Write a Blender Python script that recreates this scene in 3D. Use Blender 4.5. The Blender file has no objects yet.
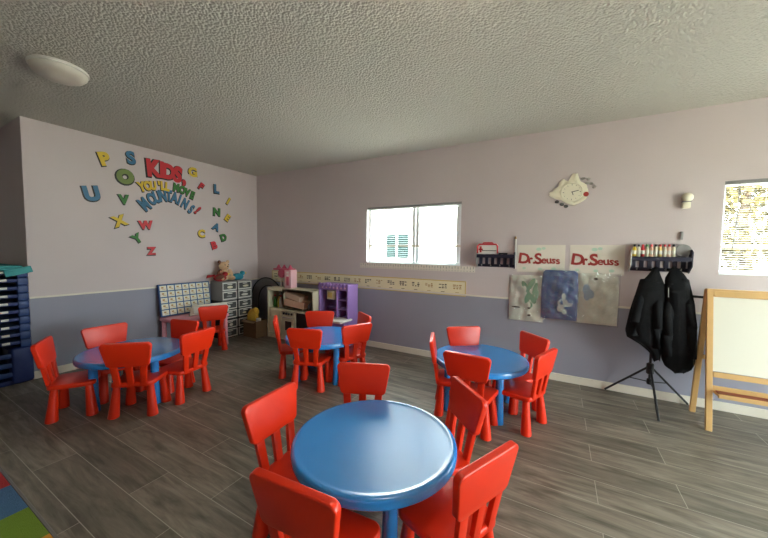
import bpy, bmesh, math, random
from mathutils import Vector, Matrix
random.seed(7)
SC = bpy.context.scene
COL = SC.collection
PI = math.pi

# ------------------------------------------------------------------ materials
def lin(c):
    return tuple((v/255/12.92) if v/255 <= .04045 else ((v/255+.055)/1.055)**2.4 for v in c)

def mat(name, rgb, rough=.6, metal=0., spec=.5, noise=0., nscale=8., bump=0., bscale=60., coat=0.):
    m = bpy.data.materials.new(name); m.use_nodes = True
    nt = m.node_tree; b = nt.nodes['Principled BSDF']
    c = lin(rgb)
    b.inputs['Base Color'].default_value = (*c, 1)
    b.inputs['Roughness'].default_value = rough
    b.inputs['Metallic'].default_value = metal
    b.inputs['Specular IOR Level'].default_value = spec
    b.inputs['Coat Weight'].default_value = coat; b.inputs['Coat Roughness'].default_value = .16
    tc = None
    if noise or bump:
        tc = nt.nodes.new('ShaderNodeTexCoord')
    if noise:
        n = nt.nodes.new('ShaderNodeTexNoise'); n.inputs['Scale'].default_value = nscale; n.inputs['Detail'].default_value = 4
        nt.links.new(tc.outputs['Object'], n.inputs['Vector'])
        mx = nt.nodes.new('ShaderNodeMix'); mx.data_type = 'RGBA'
        mx.inputs['A'].default_value = (*[v*(1-noise) for v in c], 1)
        mx.inputs['B'].default_value = (*[min(1, v*(1+noise)) for v in c], 1)
        nt.links.new(n.outputs['Fac'], mx.inputs['Factor'])
        nt.links.new(mx.outputs['Result'], b.inputs['Base Color'])
    if bump:
        n2 = nt.nodes.new('ShaderNodeTexNoise'); n2.inputs['Scale'].default_value = bscale; n2.inputs['Detail'].default_value = 3
        nt.links.new(tc.outputs['Object'], n2.inputs['Vector'])
        bp = nt.nodes.new('ShaderNodeBump'); bp.inputs['Strength'].default_value = bump; bp.inputs['Distance'].default_value = .01
        nt.links.new(n2.outputs['Fac'], bp.inputs['Height']); nt.links.new(bp.outputs['Normal'], b.inputs['Normal'])
    return m

M = {}
M['red'] = mat('red_plastic', (226, 46, 8), .36, noise=.05, nscale=5)
M['blue'] = mat('blue_plastic', (40, 138, 218), .22, spec=.9, coat=.5, noise=.04, nscale=5)
M['bluedark'] = mat('navy_plastic', (24, 42, 98), .5, noise=.08)
M['bluecot'] = mat('cot_blue_plastic', (30, 56, 108), .5, noise=.08)
M['cotcloth'] = mat('cot_cloth', (70, 92, 128), .9, noise=.15, nscale=20)
M['teal'] = mat('teal_cloth', (70, 150, 150), .9, noise=.15, nscale=15, bump=.4, bscale=40)
M['white'] = mat('white_paint', (225, 222, 214), .5)
M['vinyl'] = mat('white_vinyl', (232, 236, 236), .4)
M['label'] = mat('white_label', (215, 212, 200), .6)
M['trim'] = mat('cream_trim', (222, 214, 198), .5, noise=.03)
M['pink'] = mat('pink_plastic', (222, 150, 165), .45, noise=.05)
M['hotpink'] = mat('deep_pink_plastic', (196, 78, 104), .45, noise=.06)
M['palepink'] = mat('pale_pink_plastic', (224, 176, 182), .45, noise=.06)
M['cream'] = mat('cream_plastic', (214, 206, 178), .45, noise=.06)
M['purple'] = mat('purple_plastic', (150, 116, 178), .45, noise=.06)
M['purpledark'] = mat('dark_purple_plastic', (104, 76, 140), .5, noise=.06)
M['black'] = mat('black_metal', (22, 22, 24), .4)
M['blackpl'] = mat('black_plastic', (26, 26, 28), .5)
M['coat'] = mat('black_fabric', (20, 20, 22), .9, spec=.2, noise=.25, nscale=12, bump=.4, bscale=120)
M['navyrack'] = mat('dark_navy_wood', (38, 36, 56), .45, noise=.15)
M['grey'] = mat('grey_plastic', (140, 138, 136), .5, noise=.06)
M['greymesh'] = mat('grey_mesh_cloth', (150, 148, 146), .9, noise=.3, nscale=60, bump=.5, bscale=200)
M['wood'] = mat('pine_wood', (206, 164, 104), .5, noise=.12, nscale=14)
M['woodred'] = mat('red_brown_tray', (132, 62, 40), .5, noise=.1)
M['board'] = mat('whiteboard', (226, 222, 206), .35)
M['card'] = mat('cardboard', (120, 94, 66), .8, noise=.1)
M['peach'] = mat('peach_card', (222, 176, 148), .7, noise=.08)
M['peach2'] = mat('pale_peach_card', (228, 196, 172), .7, noise=.08)
M['yellow'] = mat('yellow_vinyl', (218, 186, 48), .5)
M['yellowcloth'] = mat('yellow_cloth', (200, 158, 54), .9, noise=.2, bump=.5)
M['green'] = mat('green_vinyl', (54, 120, 46), .5)
M['olive'] = mat('olive_green_vinyl', (110, 128, 62), .5)
M['blueletter'] = mat('blue_vinyl', (58, 112, 146), .5)
M['redletter'] = mat('red_vinyl', (196, 40, 48), .5)
M['outline'] = mat('black_vinyl', (28, 26, 24), .6)
M['bear'] = mat('beige_plush', (206, 172, 136), .95, noise=.2, nscale=30, bump=.8, bscale=90)
M['brownplush'] = mat('brown_plush', (104, 62, 46), .95, noise=.2, nscale=30, bump=.8, bscale=90)
M['redplush'] = mat('red_plush', (160, 40, 44), .95, noise=.2, nscale=30, bump=.8, bscale=90)
M['tealplush'] = mat('teal_plush', (44, 128, 150), .95, noise=.2, nscale=30, bump=.8, bscale=90)
M['shirtwhite'] = mat('white_cotton', (226, 224, 212), .9, noise=.05, bump=.9, bscale=14)
M['shirtblue'] = mat('blue_cotton', (40, 76, 130), .9, noise=.12, bump=.9, bscale=14)
M['leafprint'] = mat('green_print', (120, 164, 132), .8, noise=.1)
M['greyprint'] = mat('grey_print', (166, 172, 176), .8, noise=.1)
M['blueprint'] = mat('pale_blue_print', (166, 186, 208), .8, noise=.1)
M['darkprint'] = mat('dark_print', (70, 62, 50), .8)
M['tanprint'] = mat('tan_print', (176, 138, 84), .8)
M['gold'] = mat('gold_edging', (206, 178, 104), .5)
M['strip'] = mat('cream_border_card', (232, 222, 186), .6, noise=.04)
M['clockwhite'] = mat('clock_white', (234, 228, 204), .4)
M['silver'] = mat('silver_grey', (176, 172, 164), .35, metal=.5)
M['domeglass'] = mat('frosted_glass', (200, 192, 180), .35)
M['text_red'] = mat('dark_red_print', (160, 50, 42), .6)
M['palegreen'] = mat('pale_green_print', (186, 212, 190), .7)
M['hdr'] = mat('header_card', (222, 214, 200), .5)
M['glassdark'] = mat('smoky_drawer_plastic', (92, 92, 90), .25, noise=.35, nscale=16)
M['oven'] = mat('dark_oven_window', (44, 42, 44), .3)
M['stucco'] = mat('white_stucco', (238, 236, 230), .9, bump=.5, bscale=20)
M['shutter'] = mat('green_shutter', (18, 38, 38), .6, spec=.1)
M['ground'] = mat('concrete', (190, 184, 172), .9, noise=.1)
M['bark'] = mat('bark', (92, 76, 60), .9, noise=.2, bump=.8)
M['leaf'] = mat('yellow_leaf', (82, 72, 44), .7, spec=.1, noise=.35, nscale=3)
M['rug_red'] = mat('rug_red', (168, 36, 38), .95, noise=.12, nscale=60, bump=.5, bscale=300)
M['rug_blue'] = mat('rug_blue', (66, 104, 142), .95, noise=.12, nscale=60, bump=.5, bscale=300)
M['rug_green'] = mat('rug_green', (112, 140, 36), .95, noise=.12, nscale=60, bump=.5, bscale=300)
M['rug_orange'] = mat('rug_orange', (214, 150, 40), .95, noise=.12, nscale=60, bump=.5, bscale=300)
M['rug_edge'] = mat('rug_binding', (118, 112, 110), .95)
M['rug_white'] = mat('rug_white', (206, 206, 196), .95)

def glass(name, mixfac=.06, tint=(1, 1, 1), rough=0.):
    m = bpy.data.materials.new(name); m.use_nodes = True
    nt = m.node_tree; nt.nodes.clear()
    o = nt.nodes.new('ShaderNodeOutputMaterial'); mx = nt.nodes.new('ShaderNodeMixShader')
    t = nt.nodes.new('ShaderNodeBsdfTransparent'); g = nt.nodes.new('ShaderNodeBsdfGlossy')
    t.inputs['Color'].default_value = (*tint, 1); g.inputs['Roughness'].default_value = rough
    mx.inputs['Fac'].default_value = mixfac
    nt.links.new(t.outputs[0], mx.inputs[1]); nt.links.new(g.outputs[0], mx.inputs[2]); nt.links.new(mx.outputs[0], o.inputs['Surface'])
    return m
M['glass'] = glass('window_glass', .05, (.93, .98, .97))

def plastic_film():
    m = glass('clear_plastic_film', .10, (.97, .98, .97), .15)
    nt = m.node_tree
    tc = nt.nodes.new('ShaderNodeTexCoord'); n = nt.nodes.new('ShaderNodeTexNoise'); n.inputs['Scale'].default_value = 26; n.inputs['Detail'].default_value = 4
    bp = nt.nodes.new('ShaderNodeBump'); bp.inputs['Strength'].default_value = 1; bp.inputs['Distance'].default_value = .02
    nt.links.new(tc.outputs['Object'], n.inputs['Vector']); nt.links.new(n.outputs['Fac'], bp.inputs['Height'])
    for x in nt.nodes:
        if x.type == 'BSDF_GLOSSY': nt.links.new(bp.outputs['Normal'], x.inputs['Normal'])
    return m
M['film'] = plastic_film()

def wall_mat():
    """two-tone paint: pale mauve beige above the rail, lavender grey below"""
    m = mat('two_tone_wall_paint', (200, 190, 182), .75, spec=.3)
    nt = m.node_tree; b = nt.nodes['Principled BSDF']
    tc = nt.nodes.new('ShaderNodeTexCoord'); sep = nt.nodes.new('ShaderNodeSeparateXYZ')
    nt.links.new(tc.outputs['Object'], sep.inputs[0])
    gt = nt.nodes.new('ShaderNodeMath'); gt.operation = 'GREATER_THAN'; gt.inputs[1].default_value = .907
    nt.links.new(sep.outputs['Z'], gt.inputs[0])
    n = nt.nodes.new('ShaderNodeTexNoise'); n.inputs['Scale'].default_value = 1.3; n.inputs['Detail'].default_value = 3
    nt.links.new(tc.outputs['Object'], n.inputs['Vector'])
    mx = nt.nodes.new('ShaderNodeMix'); mx.data_type = 'RGBA'
    mx.inputs['A'].default_value = (*lin(LOWER), 1); mx.inputs['B'].default_value = (*lin(UPPER), 1)
    nt.links.new(gt.outputs[0], mx.inputs['Factor'])
    m2 = nt.nodes.new('ShaderNodeMix'); m2.data_type = 'RGBA'; m2.blend_type = 'MULTIPLY'; m2.inputs['Factor'].default_value = .10
    nt.links.new(mx.outputs['Result'], m2.inputs['A']); nt.links.new(n.outputs['Fac'], m2.inputs['B'])
    nt.links.new(m2.outputs['Result'], b.inputs['Base Color'])
    f = nt.nodes.new('ShaderNodeTexNoise'); f.inputs['Scale'].default_value = 90
    nt.links.new(tc.outputs['Object'], f.inputs['Vector'])
    bp = nt.nodes.new('ShaderNodeBump'); bp.inputs['Strength'].default_value = .08; bp.inputs['Distance'].default_value = .01
    nt.links.new(f.outputs['Fac'], bp.inputs['Height']); nt.links.new(bp.outputs['Normal'], b.inputs['Normal'])
    return m
UPPER, LOWER = (207, 194, 193), (154, 153, 166)
M['wall'] = wall_mat()

def ceil_mat():
    m = mat('popcorn_ceiling', (196, 192, 182), .95, spec=.1)
    nt = m.node_tree; b = nt.nodes['Principled BSDF']
    tc = nt.nodes.new('ShaderNodeTexCoord')
    n = nt.nodes.new('ShaderNodeTexNoise'); n.inputs['Scale'].default_value = 42; n.inputs['Detail'].default_value = 4; n.inputs['Roughness'].default_value = .6
    v = nt.nodes.new('ShaderNodeTexVoronoi'); v.inputs['Scale'].default_value = 58
    nt.links.new(tc.outputs['Object'], n.inputs['Vector']); nt.links.new(tc.outputs['Object'], v.inputs['Vector'])
    a = nt.nodes.new('ShaderNodeMath'); a.operation = 'SUBTRACT'
    nt.links.new(n.outputs['Fac'], a.inputs[0]); nt.links.new(v.outputs['Distance'], a.inputs[1])
    bp = nt.nodes.new('ShaderNodeBump'); bp.inputs['Strength'].default_value = .55; bp.inputs['Distance'].default_value = .02
    nt.links.new(a.outputs[0], bp.inputs['Height']); nt.links.new(bp.outputs['Normal'], b.inputs['Normal'])
    return m
M['ceiling'] = ceil_mat()

def floor_mat():
    m = mat('grey_brown_laminate', (108, 100, 88), .42, spec=.45)
    nt = m.node_tree; b = nt.nodes['Principled BSDF']; N = nt.nodes.new; Lk = nt.links.new
    tc = N('ShaderNodeTexCoord'); mp = N('ShaderNodeMapping'); mp.inputs['Location'].default_value = (0.35, .17, 0)
    Lk(tc.outputs['Object'], mp.inputs['Vector'])
    br = N('ShaderNodeTexBrick'); br.inputs['Scale'].default_value = 1
    br.offset = .37; br.offset_frequency = 2
    br.inputs['Brick Width'].default_value = 1.22; br.inputs['Row Height'].default_value = .22
    br.inputs['Mortar Size'].default_value = .0022; br.inputs['Mortar Smooth'].default_value = .1; br.inputs['Bias'].default_value = 0
    br.inputs['Color1'].default_value = (0, 0, 0, 1); br.inputs['Color2'].default_value = (1, 1, 1, 1)
    Lk(mp.outputs[0], br.inputs['Vector'])
    mp2 = N('ShaderNodeMapping'); mp2.inputs['Scale'].default_value = (1.6, 14, 1)
    Lk(tc.outputs['Object'], mp2.inputs['Vector'])
    g = N('ShaderNodeTexNoise'); g.inputs['Scale'].default_value = 1.6; g.inputs['Detail'].default_value = 8; g.inputs['Roughness'].default_value = .65; g.inputs['Distortion'].default_value = .6
    Lk(mp2.outputs[0], g.inputs['Vector'])
    mp3 = N('ShaderNodeMapping'); mp3.inputs['Scale'].default_value = (1.7, 6, 1); Lk(tc.outputs['Object'], mp3.inputs['Vector'])
    k = N('ShaderNodeTexNoise'); k.inputs['Scale'].default_value = 1.7; k.inputs['Detail'].default_value = 3; Lk(mp3.outputs[0], k.inputs['Vector'])
    kr = N('ShaderNodeValToRGB'); kr.color_ramp.elements[0].position = .56; kr.color_ramp.elements[1].position = .70
    Lk(k.outputs['Fac'], kr.inputs['Fac'])
    cr = N('ShaderNodeValToRGB')
    cr.color_ramp.elements[0].position = .30; cr.color_ramp.elements[0].color = (*lin((88, 81, 70)), 1)
    cr.color_ramp.elements[1].position = .73; cr.color_ramp.elements[1].color = (*lin((154, 145, 130)), 1)
    Lk(g.outputs['Fac'], cr.inputs['Fac'])
    m1 = N('ShaderNodeMix'); m1.data_type = 'RGBA'; m1.blend_type = 'MULTIPLY'
    pr = N('ShaderNodeValToRGB'); pr.color_ramp.elements[0].color = (.74, .73, .72, 1); pr.color_ramp.elements[1].color = (1.12, 1.12, 1.12, 1)
    Lk(br.outputs['Color'], pr.inputs['Fac'])
    m1.inputs['Factor'].default_value = 1; Lk(cr.outputs[0], m1.inputs['A']); Lk(pr.outputs[0], m1.inputs['B'])
    m2 = N('ShaderNodeMix'); m2.data_type = 'RGBA'; m2.inputs['B'].default_value = (*lin((78, 68, 57)), 1)
    ml = N('ShaderNodeMath'); ml.operation = 'MULTIPLY'; ml.inputs[1].default_value = .7
    Lk(kr.outputs[0], ml.inputs[0]); Lk(ml.outputs[0], m2.inputs['Factor']); Lk(m1.outputs['Result'], m2.inputs['A'])
    m3 = N('ShaderNodeMix'); m3.data_type = 'RGBA'; m3.inputs['B'].default_value = (*lin((200, 194, 180)), 1)  # plank joints coloured pale to imitate light glinting along the seams
    mo = N('ShaderNodeMath'); mo.operation = 'MULTIPLY'; mo.inputs[1].default_value = .6
    Lk(br.outputs['Fac'], mo.inputs[0]); Lk(mo.outputs[0], m3.inputs['Factor']); Lk(m2.outputs['Result'], m3.inputs['A'])
    Lk(m3.outputs['Result'], b.inputs['Base Color'])
    bp = N('ShaderNodeBump'); bp.inputs['Strength'].default_value = .12; bp.inputs['Distance'].default_value = .004
    Lk(g.outputs['Fac'], bp.inputs['Height']); Lk(bp.outputs['Normal'], b.inputs['Normal'])
    return m
M['floor'] = floor_mat()

# ------------------------------------------------------------------ mesh helpers
class MB:
    def __init__(s): s.bm = bmesh.new()
    def _join(s, b2, mx=None):
        if mx is not None: bmesh.ops.transform(b2, matrix=mx, verts=b2.verts)
        tmp = bpy.data.meshes.new('tmp'); b2.to_mesh(tmp); b2.free(); s.bm.from_mesh(tmp); bpy.data.meshes.remove(tmp)
        return s
    def box(s, c, d, bev=0., rot=None, seg=2):
        b = bmesh.new(); bmesh.ops.create_cube(b, size=1)
        bmesh.ops.scale(b, vec=d, verts=b.verts)
        if bev: bmesh.ops.bevel(b, geom=b.edges[:], offset=min(bev, .49*min(d)), segments=seg, affect='EDGES', profile=.5)
        m = Matrix.Translation(c)
        if rot: m = m @ rot
        return s._join(b, m)
    def prism(s, pts, z0, z1, mx=None, bev=0., seg=2):
        """2-D outline in XY extruded from z0 to z1"""
        b = bmesh.new()
        lo = [b.verts.new((x, y, z0)) for x, y in pts]; f = b.faces.new(lo)
        r = bmesh.ops.extrude_face_region(b, geom=[f])
        bmesh.ops.translate(b, vec=(0, 0, z1-z0), verts=[v for v in r['geom'] if isinstance(v, bmesh.types.BMVert)])
        bmesh.ops.recalc_face_normals(b, faces=b.faces)
        if bev:
            es = [e for e in b.edges if abs(e.verts[0].co.z-e.verts[1].co.z) < 1e-6]
            bmesh.ops.bevel(b, geom=es, offset=bev, segments=seg, affect='EDGES', profile=.5)
        return s._join(b, mx)
    def lathe(s, prof, n=24, mx=None, cap=True):
        b = bmesh.new(); rings = []
        for r, z in prof:
            if r < 1e-6: rings.append([b.verts.new((0, 0, z))])
            else: rings.append([b.verts.new((r*math.cos(2*PI*i/n), r*math.sin(2*PI*i/n), z)) for i in range(n)])
        for a, c in zip(rings, rings[1:]):
            for i in range(n):
                j = (i+1) % n
                if len(a) == 1 and len(c) == 1: continue
                if len(a) == 1: b.faces.new((a[0], c[j], c[i]))
                elif len(c) == 1: b.faces.new((a[i], a[j], c[0]))
                else: b.faces.new((a[i], a[j], c[j], c[i]))
        if cap:
            for q in (rings[0], rings[-1]):
                if len(q) > 1: b.faces.new(q)
        bmesh.ops.recalc_face_normals(b, faces=b.faces)
        return s._join(b, mx)
    def tube(s, path, r, n=10, r1=None):
        b = bmesh.new(); rings = []; P = [Vector(p) for p in path]
        for i, p in enumerate(P):
            t = (P[min(i+1, len(P)-1)]-P[max(i-1, 0)]).normalized()
            u = t.cross(Vector((0, 0, 1)))
            if u.length < 1e-4: u = Vector((1, 0, 0))
            u.normalize(); v = t.cross(u)
            rr = r if r1 is None else r+(r1-r)*i/(len(P)-1)
            rings.append([b.verts.new(p+u*rr*math.cos(2*PI*k/n)+v*rr*math.sin(2*PI*k/n)) for k in range(n)])
        for a, c in zip(rings, rings[1:]):
            for i in range(n): b.faces.new((a[i], a[(i+1) % n], c[(i+1) % n], c[i]))
        b.faces.new(rings[0]); b.faces.new(rings[-1])
        bmesh.ops.recalc_face_normals(b, faces=b.faces)
        return s._join(b)
    def ball(s, c, d, rot=None, n=16):
        b = bmesh.new(); bmesh.ops.create_uvsphere(b, u_segments=n, v_segments=n//2+2, radius=.5)
        bmesh.ops.scale(b, vec=d, verts=b.verts)
        m = Matrix.Translation(c)
        if rot: m = m @ rot
        return s._join(b, m)
    def mesh(s, name, smooth=True, ang=35):
        me = bpy.data.meshes.new(name); s.bm.to_mesh(me); s.bm.free()
        if smooth:
            me.shade_smooth(); me.set_sharp_from_angle(angle=math.radians(ang))
        return me
    def build(s, name, m, parent=None, smooth=True, ang=35):
        o = bpy.data.objects.new(name, s.mesh(name, smooth, ang)); COL.objects.link(o)
        for mm in (m if isinstance(m, (list, tuple)) else [m]): o.data.materials.append(mm)
        if parent: o.parent = parent
        return o

def RX(a): return Matrix.Rotation(a, 4, 'X')
def RY(a): return Matrix.Rotation(a, 4, 'Y')
def RZ(a): return Matrix.Rotation(a, 4, 'Z')
def TR(*v): return Matrix.Translation(v)
XZ = RX(PI/2)          # XY outline -> stands in XZ, extruded towards -Y
def tag(o, label, cat, group=None, kind=None):
    o['label'] = label; o['category'] = cat
    if group: o['group'] = group
    if kind: o['kind'] = kind
    return o
def thing(name, label, cat, loc=(0, 0, 0), rz=0., group=None):
    o = bpy.data.objects.new(name, None); COL.objects.link(o); o.empty_display_size = .1
    o.location = loc; o.rotation_euler = (0, 0, rz)
    return tag(o, label, cat, group)
def struct(o): o['kind'] = 'structure'; return o
def dup(root, loc, rz, label, group=None):
    r = root.copy(); COL.objects.link(r); r.location = loc; r.rotation_euler = (0, 0, rz); r['label'] = label
    if group: r['group'] = group
    for ch in list(root.children):
        c = ch.copy(); COL.objects.link(c); c.parent = r
        for g in list(ch.children):
            d = g.copy(); COL.objects.link(d); d.parent = c
    return r
def rrect(w, h, r, n=5, w2=None):
    """rounded outline centred on 0; w bottom width, w2 top width"""
    w2 = w if w2 is None else w2; pts = []
    cs = [(w2/2-r, h/2-r, 0), (-w2/2+r, h/2-r, 90), (-w/2+r, -h/2+r, 180), (w/2-r, -h/2+r, 270)]
    for cx, cy, a0 in cs:
        for i in range(n+1):
            a = math.radians(a0+90*i/n); pts.append((cx+r*math.cos(a), cy+r*math.sin(a)))
    return pts

def text_mesh(body, size, offset=0., extrude=.002, res=4, mx=None):
    cu = bpy.data.curves.new('t', 'FONT'); cu.body = body; cu.size = size; cu.offset = offset; cu.extrude = extrude
    cu.resolution_u = res; cu.align_x = 'CENTER'; cu.align_y = 'CENTER'
    o = bpy.data.objects.new('t', cu); COL.objects.link(o)
    dg = bpy.context.evaluated_depsgraph_get()
    me = bpy.data.meshes.new_from_object(o.evaluated_get(dg))
    bpy.data.objects.remove(o); bpy.data.curves.remove(cu)
    # recentre on the glyph box
    xs = [v.co.x for v in me.vertices]; ys = [v.co.y for v in me.vertices]
    c = Vector(((min(xs)+max(xs))/2, (min(ys)+max(ys))/2, 0))
    me.transform(Matrix.Translation(-c))
    if mx is not None: me.transform(mx)
    return me
def add_mesh(mb, me):
    mb.bm.from_mesh(me); bpy.data.meshes.remove(me); return mb

# ------------------------------------------------------------------ the setting
H = 2.848
LAMP = (4.66, -2.72, H)
X1, YF, XR = 9.0, -6.8, -2.2       # right wall, front wall behind the camera, far end of the recess
def rect_wall(u0, u1, z0, z1, holes, place, t=.14):
    """wall of boxes around the holes; place(u, depth, z) -> world"""
    mb = MB()
    us = sorted({u0, u1, *[h[0] for h in holes], *[h[1] for h in holes]})
    for a, b in zip(us, us[1:]):
        zs = [z0]
        hs = sorted([h for h in holes if h[0] <= a and h[1] >= b], key=lambda h: h[2])
        spans = []; z = z0
        for h in hs:
            if h[2] > z: spans.append((z, h[2]))
            z = h[3]
        if z < z1: spans.append((z, z1))
        for c, d in spans:
            p = [Vector(place(*q)) for q in ((a, 0, c), (b, t, d))]
            ctr = (p[0]+p[1])/2; dim = [abs(p[1][i]-p[0][i]) for i in range(3)]
            mb.box(ctr, dim)
    return mb
W1 = (2.465, 3.915, 1.285, 2.125)
W2 = (6.355, 7.80, 1.285, 2.15)
DR = (-3.4, -.7, 0.0, 2.15)
struct(rect_wall(-.14, X1+.14, 0, H, [W1, W2], lambda u, d, z: (u, d, z)).build('wall_back', M['wall'], smooth=False))
struct(rect_wall(-2.985, 0, 0, H, [], lambda u, d, z: (-d, u, z)).build('wall_left', M['wall'], smooth=False))
struct(rect_wall(XR, -.14, 0, H, [], lambda u, d, z: (u, -2.985+d, z)).build('wall_recess', M['wall'], smooth=False))
struct(rect_wall(YF, -2.845, 0, H, [], lambda u, d, z: (XR-d, u, z)).build('wall_far_left', M['wall'], smooth=False))
struct(rect_wall(XR-.14, X1+.14, 0, H, [], lambda u, d, z: (u, YF-d, z)).build('wall_front', M['wall'], smooth=False))
struct(rect_wall(YF, 0, 0, H, [DR], lambda u, d, z: (X1+d, u, z)).build('wall_right', M['wall'], smooth=False))
struct(MB().box(((XR+X1)/2, YF/2, -.05), (X1-XR+.28, -YF+.28, .1)).build('floor', M['floor'], smooth=False))
struct(MB().box(((XR+X1)/2, YF/2, H+.05), (X1-XR+.28, -YF+.28, .1)).build('ceiling', M['ceiling'], smooth=False))
BH = .085
struct(MB().box((X1/2, -.008, BH/2), (X1, .016, BH), .004).build('baseboard_back', M['trim'], smooth=False))
struct(MB().box((.008, -1.4925-.008, BH/2), (.016, 2.969, BH), .004).build('baseboard_left', M['trim'], smooth=False))
struct(MB().box((X1/2, -.005, .907), (X1, .01, .022), .003).build('trim_1', M['trim'], smooth=False))
struct(MB().box((.005, -1.4925-.005, .907), (.01, 2.975, .022), .003).build('trim_2', M['trim'], smooth=False))

def window(n, w, mull, depth=.10, y=0., bar=None):
    x0, x1, z0, z1 = w; f = .034
    mb = MB()
    yc = y+depth
    for c, d in ((((x0+x1)/2, yc, z0+f/2), (x1-x0, .05, f)), (((x0+x1)/2, yc, z1-f/2), (x1-x0, .05, f)),
                 ((x0+f/2, yc, (z0+z1)/2), (f, .05, z1-z0-2*f)), ((x1-f/2, yc, (z0+z1)/2), (f, .05, z1-z0-2*f)),
                 ((mull, yc-.005, (z0+z1)/2), (.046, .06, z1-z0-2*f))):
        mb.box(c, d, .004)
    fr = struct(mb.build('window_%d' % n, M['vinyl'], smooth=False))
    MB().box(((x0+f+mull-.03)/2, yc+.01, (z0+z1)/2), (mull-.03-x0-f, .005, z1-z0-2*f)).build('pane', M['glass'], fr, smooth=False)
    MB().box(((x1-f+mull+.03)/2, yc, (z0+z1)/2), (x1-f-mull-.03, .005, z1-z0-2*f)).build('pane', M['glass'], fr, smooth=False)
    MB().box(((x0+x1)/2, y+depth/2-.01, z0+.006), (x1-x0, depth, .012)).build('sill', M['vinyl'], fr, smooth=False)
    sb = MB()
    for px in (mull+.055, x1-f-.025): sb.box((px, yc-.012, (z0+z1)/2), (.05, .03, z1-z0-2*f), .004)
    sb.build('sash', M['vinyl'], fr, smooth=False)
    return fr
w1 = window(1, W1, 3.215)
w2 = window(2, W2, 7.08)
for w, wo in ((W1, w1), (W2, w2)):
    MB().box(((w[0]+w[1])/2, .06, 1.545), (w[1]-w[0]-.002, .02, .028), .004).build('crossbar', M['trim'], wo, smooth=False)

# raised blind head rails, and the lowered slats of the second window
t = thing('window_blind', 'raised blind with thin grey head rail across the top of the wide middle window', 'blind', ((W1[0]+W1[1])/2, .03, W1[3]))
MB().box((0, 0, -.016), (W1[1]-W1[0]-.004, .045, .028), .003).build('head_rail', M['grey'], t, smooth=False)
MB().box((0, .005, -.038), (W1[1]-W1[0]-.02, .026, .016), .002).build('slat_bundle', M['vinyl'], t, smooth=False)
t = thing('window_blind', 'white slatted blind lowered in the window at the right edge', 'blind', ((W2[0]+W2[1])/2, .03, W2[3]))
MB().box((0, 0, -.018), (W2[1]-W2[0]-.004, .045, .034), .003).build('head_rail', M['grey'], t, smooth=False)
sl = MB(); z = -.05
while z > -(W2[3]-W2[2])+.03:
    sl.box((0, 0, z), (W2[1]-W2[0]-.02, .024, .0012), rot=RX(.12)); z -= .0215
sl.build('slats', M['vinyl'], t, smooth=False)
MB().tube([(-.62, -.016, -.03), (-.625, -.016, -.45), (-.64, -.016, -.62)], .004, 6).build('cord', M['grey'], t)
for x in (-.45, 0, .45):
    MB().tube([(x, -.013, -.03), (x, -.013, -.84)], .0015, 4).build('ladder_cord', M['vinyl'], t)
MB().box((0, 0, -(W2[3]-W2[2])+.022), (W2[1]-W2[0]-.02, .024, .014), .003).build('bottom_rail', M['vinyl'], t, smooth=False)

# sliding glass door on the right, window behind the camera
y0, y1, z0, z1 = DR
mb = MB()
for c, d in (((X1+.07, y0+.03, z1/2), (.06, .06, z1)), ((X1+.07, y1-.03, z1/2), (.06, .06, z1)), ((X1+.07, (y0+y1)/2, z1-.03), (.06, y1-y0-.12, .06)),
             ((X1+.07, (y0+y1)/2, .02), (.06, y1-y0-.12, .04)), ((X1+.07, (y0+y1)/2, z1/2), (.06, .08, z1-.1))): mb.box(c, d, .004)
d1 = struct(mb.build('door_1', M['vinyl'], smooth=False))
MB().box((X1+.07, (y0+y1)/2, z1/2), (.006, y1-y0-.12, z1-.1)).build('pane', M['glass'], d1, smooth=False)

# outside
struct(MB().box((3.5, -2, -.16), (60, 60, .1)).build('ground', M['ground'], smooth=False))
t = thing('neighbour_building', 'white stucco house with green shuttered windows seen through the middle window', 'building', (0, 3.6, -.11))
MB().box((-1.0, 1.5, 1.7), (8.4, 3, 3.4)).build('wall', M['stucco'], t, smooth=False)
wf = MB()
for a, b in ((.86, 1.17), (1.21, 1.55)): wf.box(((a+b)/2, -.02, 1.71), (b-a+.05, .04, .72), .006)
wf.build('window_frame', M['vinyl'], t, smooth=False)
for a, b in ((.86, 1.17), (1.21, 1.55)):
    s = MB()
    for i in range(12): s.box(((a+b)/2, -.05, 1.42+i*.053), (b-a-.02, .012, .045), rot=RX(.35))
    s.build('shutter', M['shutter'], t, smooth=False)
MB().box((2.3, -.015, 1.2), (1.4, .03, .05)).build('ledge', M['vinyl'], t, smooth=False)
MB().lathe([(0, 0), (.14, 0), (.12, .05), (.05, .09), (0, .1)], 20, TR(2.05, 0, 2.35) @ RX(PI/2)).build('wall_lamp', M['grey'], t)
def tree(name, label, loc, h, blobs, n, seed):
    rnd = random.Random(seed)
    t = thing(name, label, 'tree', loc)
    MB().tube([(0, 0, 0), (.05, .02, h*.3), (-.04, .05, h*.55), (.03, 0, h*.8)], .13, 9, .05).build('trunk', M['bark'], t)
    bm = bmesh.new()
    for bx, by, bz, br in blobs:
        for _ in range(n):
            d = Vector((rnd.gauss(0, 1), rnd.gauss(0, 1), rnd.gauss(0, 1))).normalized()*br*rnd.random()**.4
            c = Vector((bx, by, bz))+d; s = rnd.uniform(.05, .1)
            r = Matrix.Rotation(rnd.uniform(0, 6.28), 3, Vector((rnd.random()-.5, rnd.random()-.5, rnd.random()-.5)).normalized())
            q = [bm.verts.new(c+r @ Vector(v)) for v in ((-s, 0, 0), (0, -s*.5, s*.12), (s, 0, 0), (0, s*.5, s*.12))]
            bm.faces.new(q)
    f = MB(); f.bm.free(); f.bm = bm
    f.build('foliage', M['leaf'], t, smooth=False)
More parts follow.
